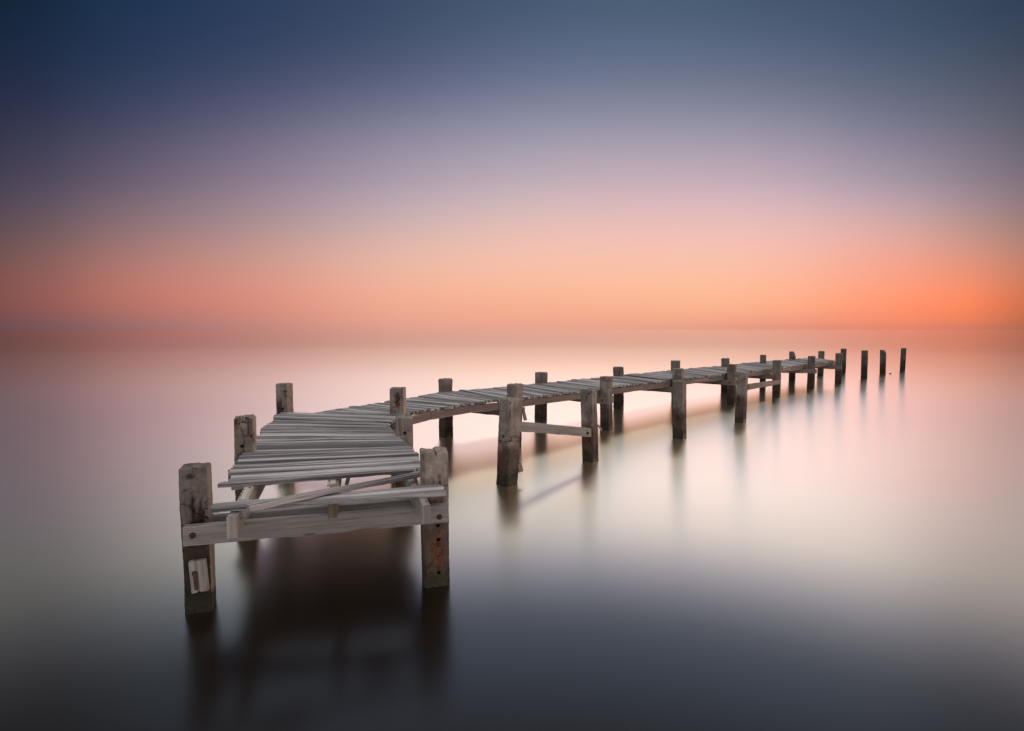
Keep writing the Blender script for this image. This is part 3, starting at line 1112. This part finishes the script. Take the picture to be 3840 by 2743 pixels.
YB1 = gB[0][0].y
stub(at_depth(1960, 1528, YB1 + 0.06), at_depth(1970, 1577, YB1 + 0.0), 0.05, jetty, BROWN, 3)
stub(at_depth(1966, 1528, YB1 + 0.10), at_depth(1966, 1566, YB1 + 0.10), 0.03, jetty, BROWN, 4)

# ------------------------------------------------------------------ loose board lying aslant over the gap
bm = new_bm()
pL = on_plane(931, 1896, 0.772)
pR = on_plane(1600, 1765, 0.764)
d = Vector((pR.x - pL.x, pR.y - pL.y)).normalized()
n = Vector((-d.y, d.x)) * 0.027
a, b = pL.to_2d(), pR.to_2d()
board(bm, a - n, a + n, b - n, b + n, 0.772, 0.764, 0.030, nseg=26, wob=0.006, seed=201, groove=0, chamf=0.003)
lb = link("loose_board", bm, DECK)
rebase(lb, (pL.x, pL.y, 0.74))
tag(lb, "narrow weathered board lying aslant across the gap at the jetty's front end", "board")

# ------------------------------------------------------------------ outlying posts on the near side
GRP = "concrete posts standing on the near side of the jetty"
gC1 = post_geom(1900, 1829, 1916, 1499, 89, 46, k=0.70)
gC2 = post_geom(2214, 1737, 2207, 1464, 67, 38, k=0.70)
gC3 = post_geom(2548, 1649, 2547, 1431, 57, 40, k=0.70)
gC4 = post_geom(2776, 1588, 2785, 1398, 46, 42, k=0.70)
pair = empty("braced_posts", gC1[0], "two cracked concrete posts joined by a grey rail, in front of the long run", "posts", GRP)
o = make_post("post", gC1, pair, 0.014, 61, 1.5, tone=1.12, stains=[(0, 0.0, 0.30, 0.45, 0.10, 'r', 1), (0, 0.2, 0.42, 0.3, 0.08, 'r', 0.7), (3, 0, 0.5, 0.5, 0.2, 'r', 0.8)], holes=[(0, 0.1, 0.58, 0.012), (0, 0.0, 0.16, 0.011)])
o['label'] = "leaning post with a long vertical crack"
o = make_post("post", gC2, pair, 0.016, 62, 1.4, stains=[(0, 0.0, 0.30, 0.6, 0.10, 'r', 0.9), (0, 0.5, 0.25, 0.5, 0.1, 'r', 0.7)])
# rail between them
r0 = at_depth(1935, 1580, gC1[0].y + 0.02)
r1 = at_depth(2212, 1606, gC2[0].y - gC2[2] * 0.66)
bm = new_bm()
timber(bm, (r0.x, r0.y, r0.z), (r1.x, r1.y, r1.z), 0.05, 0.118, seed=210, wob=0.006, nseg=16)
rail = link("rail", bm, BEAM, pair)
dd = Vector((r1.x - r0.x, r1.y - r0.y, 0)).normalized()
nn = Vector((dd.y, -dd.x, 0))
P = r1 - dd * 0.09 + nn * 0.026
bolt("bolt", (P.x, P.y, r1.z - 0.052), nn, 0.015, rail, 0.015)
stub(at_depth(1944, 1737, gC1[0].y + 0.02), at_depth(1953, 1770, gC1[0].y - 0.02), 0.055, pair, BROWN, 8)
stub(at_depth(2242, 1594, gC2[0].y), at_depth(2256, 1615, gC2[0].y - 0.05), 0.03, pair, BEAM, 9)

o = make_post("post", gC3, None, 0.016, 63, 0.9, stains=[(0, 0.1, 0.36, 0.4, 0.06, 'd', 0.8), (0, -0.2, 0.3, 0.2, 0.08, 'r', 1)])
rebase(o, gC3[0])
tag(o, "single tall concrete post standing alone before the middle of the jetty, no rail", "post", GRP)

c4 = empty("railed_post", gC4[0], "concrete post with a crack, a single grey rail running right to the jetty", "post", GRP)
make_post("post_shaft", gC4, c4, 0.018, 64, 1.1, stains=[(0, -0.3, 0.42, 0.25, 0.12, 'd', 0.8), (0, -0.1, 0.3, 0.2, 0.07, 'r', 1)])
q0 = at_depth(2803, 1441, gC4[0].y + 0.03)
q1 = at_depth(2922, 1425, gB[4][0].y - gB[4][2] * 0.70)
bm = new_bm()
timber(bm, q0, q1, 0.045, 0.115, seed=211, wob=0.005, nseg=12)
link("rail", bm, BROWN, c4)

# ------------------------------------------------------------------ free posts beyond the end of the jetty
GRP2 = "bare posts standing in the sea beyond the jetty's end"
PD = [((3160, 1403, 3164, 1309, 23, 36), "slender leaning post touching the jetty's far end from behind, nearest of the bare posts", None),
      ((3240, 1422, 3243, 1316, 26, 36), "bare post with a level top, first clear of the jetty's far end", None),
      ((3310, 1405, 3312, 1314, 24, 36), "bare post with a notch broken out of the right of its top",
       lambda x, y: -0.11 * max(0.0, min(1.0, (x * 0.8 - y * 0.3 - 0.05) * 2.2))),
      ((3384, 1392, 3389, 1307, 21, 36), "farthest right bare post, standing last and alone in the sea", None)]
for i, (p, lab, tf) in enumerate(PD):
    g_ = post_geom(*p, k=0.68)
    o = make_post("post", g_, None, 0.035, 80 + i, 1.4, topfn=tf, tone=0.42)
    rebase(o, g_[0])
    tag(o, lab, "post", GRP2)

# ------------------------------------------------------------------ small things in the water
st0 = on_plane(1300, 1818)
st1 = at_depth(1313, 1768, st0.y + 0.03)
bm = new_bm()
d = st1 - st0
p0 = st0 - d * 1.0
M = Matrix.Translation((p0 + st1) / 2) @ d.to_track_quat('Z', 'Y').to_matrix().to_4x4()
frame_box(bm, M, 0.045, 0.03, (st1 - p0).length, 0.004, 6, 0.01)
o = link("stake", bm, BROWN)
rebase(o, st0)
tag(o, "small dark broken stake leaning in the water, seen through the gap in the planks", "stake")
rk = on_plane(3339, 1403)
bm = bmesh.new()
bmesh.ops.create_icosphere(bm, subdivisions=3, radius=0.045)
lt_ = bm.verts.layers.float.new("tone")
for v in bm.verts:
    v[lt_] = 0.3
    v.co = v.co * (1 + 0.35 * noise.noise(v.co * 22))
    v.co.z *= 0.8
    v.co = v.co + Vector((rk.x, rk.y, 0.005))
o = link("stone", bm, CONC)
rebase(o, rk)
tag(o, "tiny dark stone breaking the water between the last two bare posts", "stone")
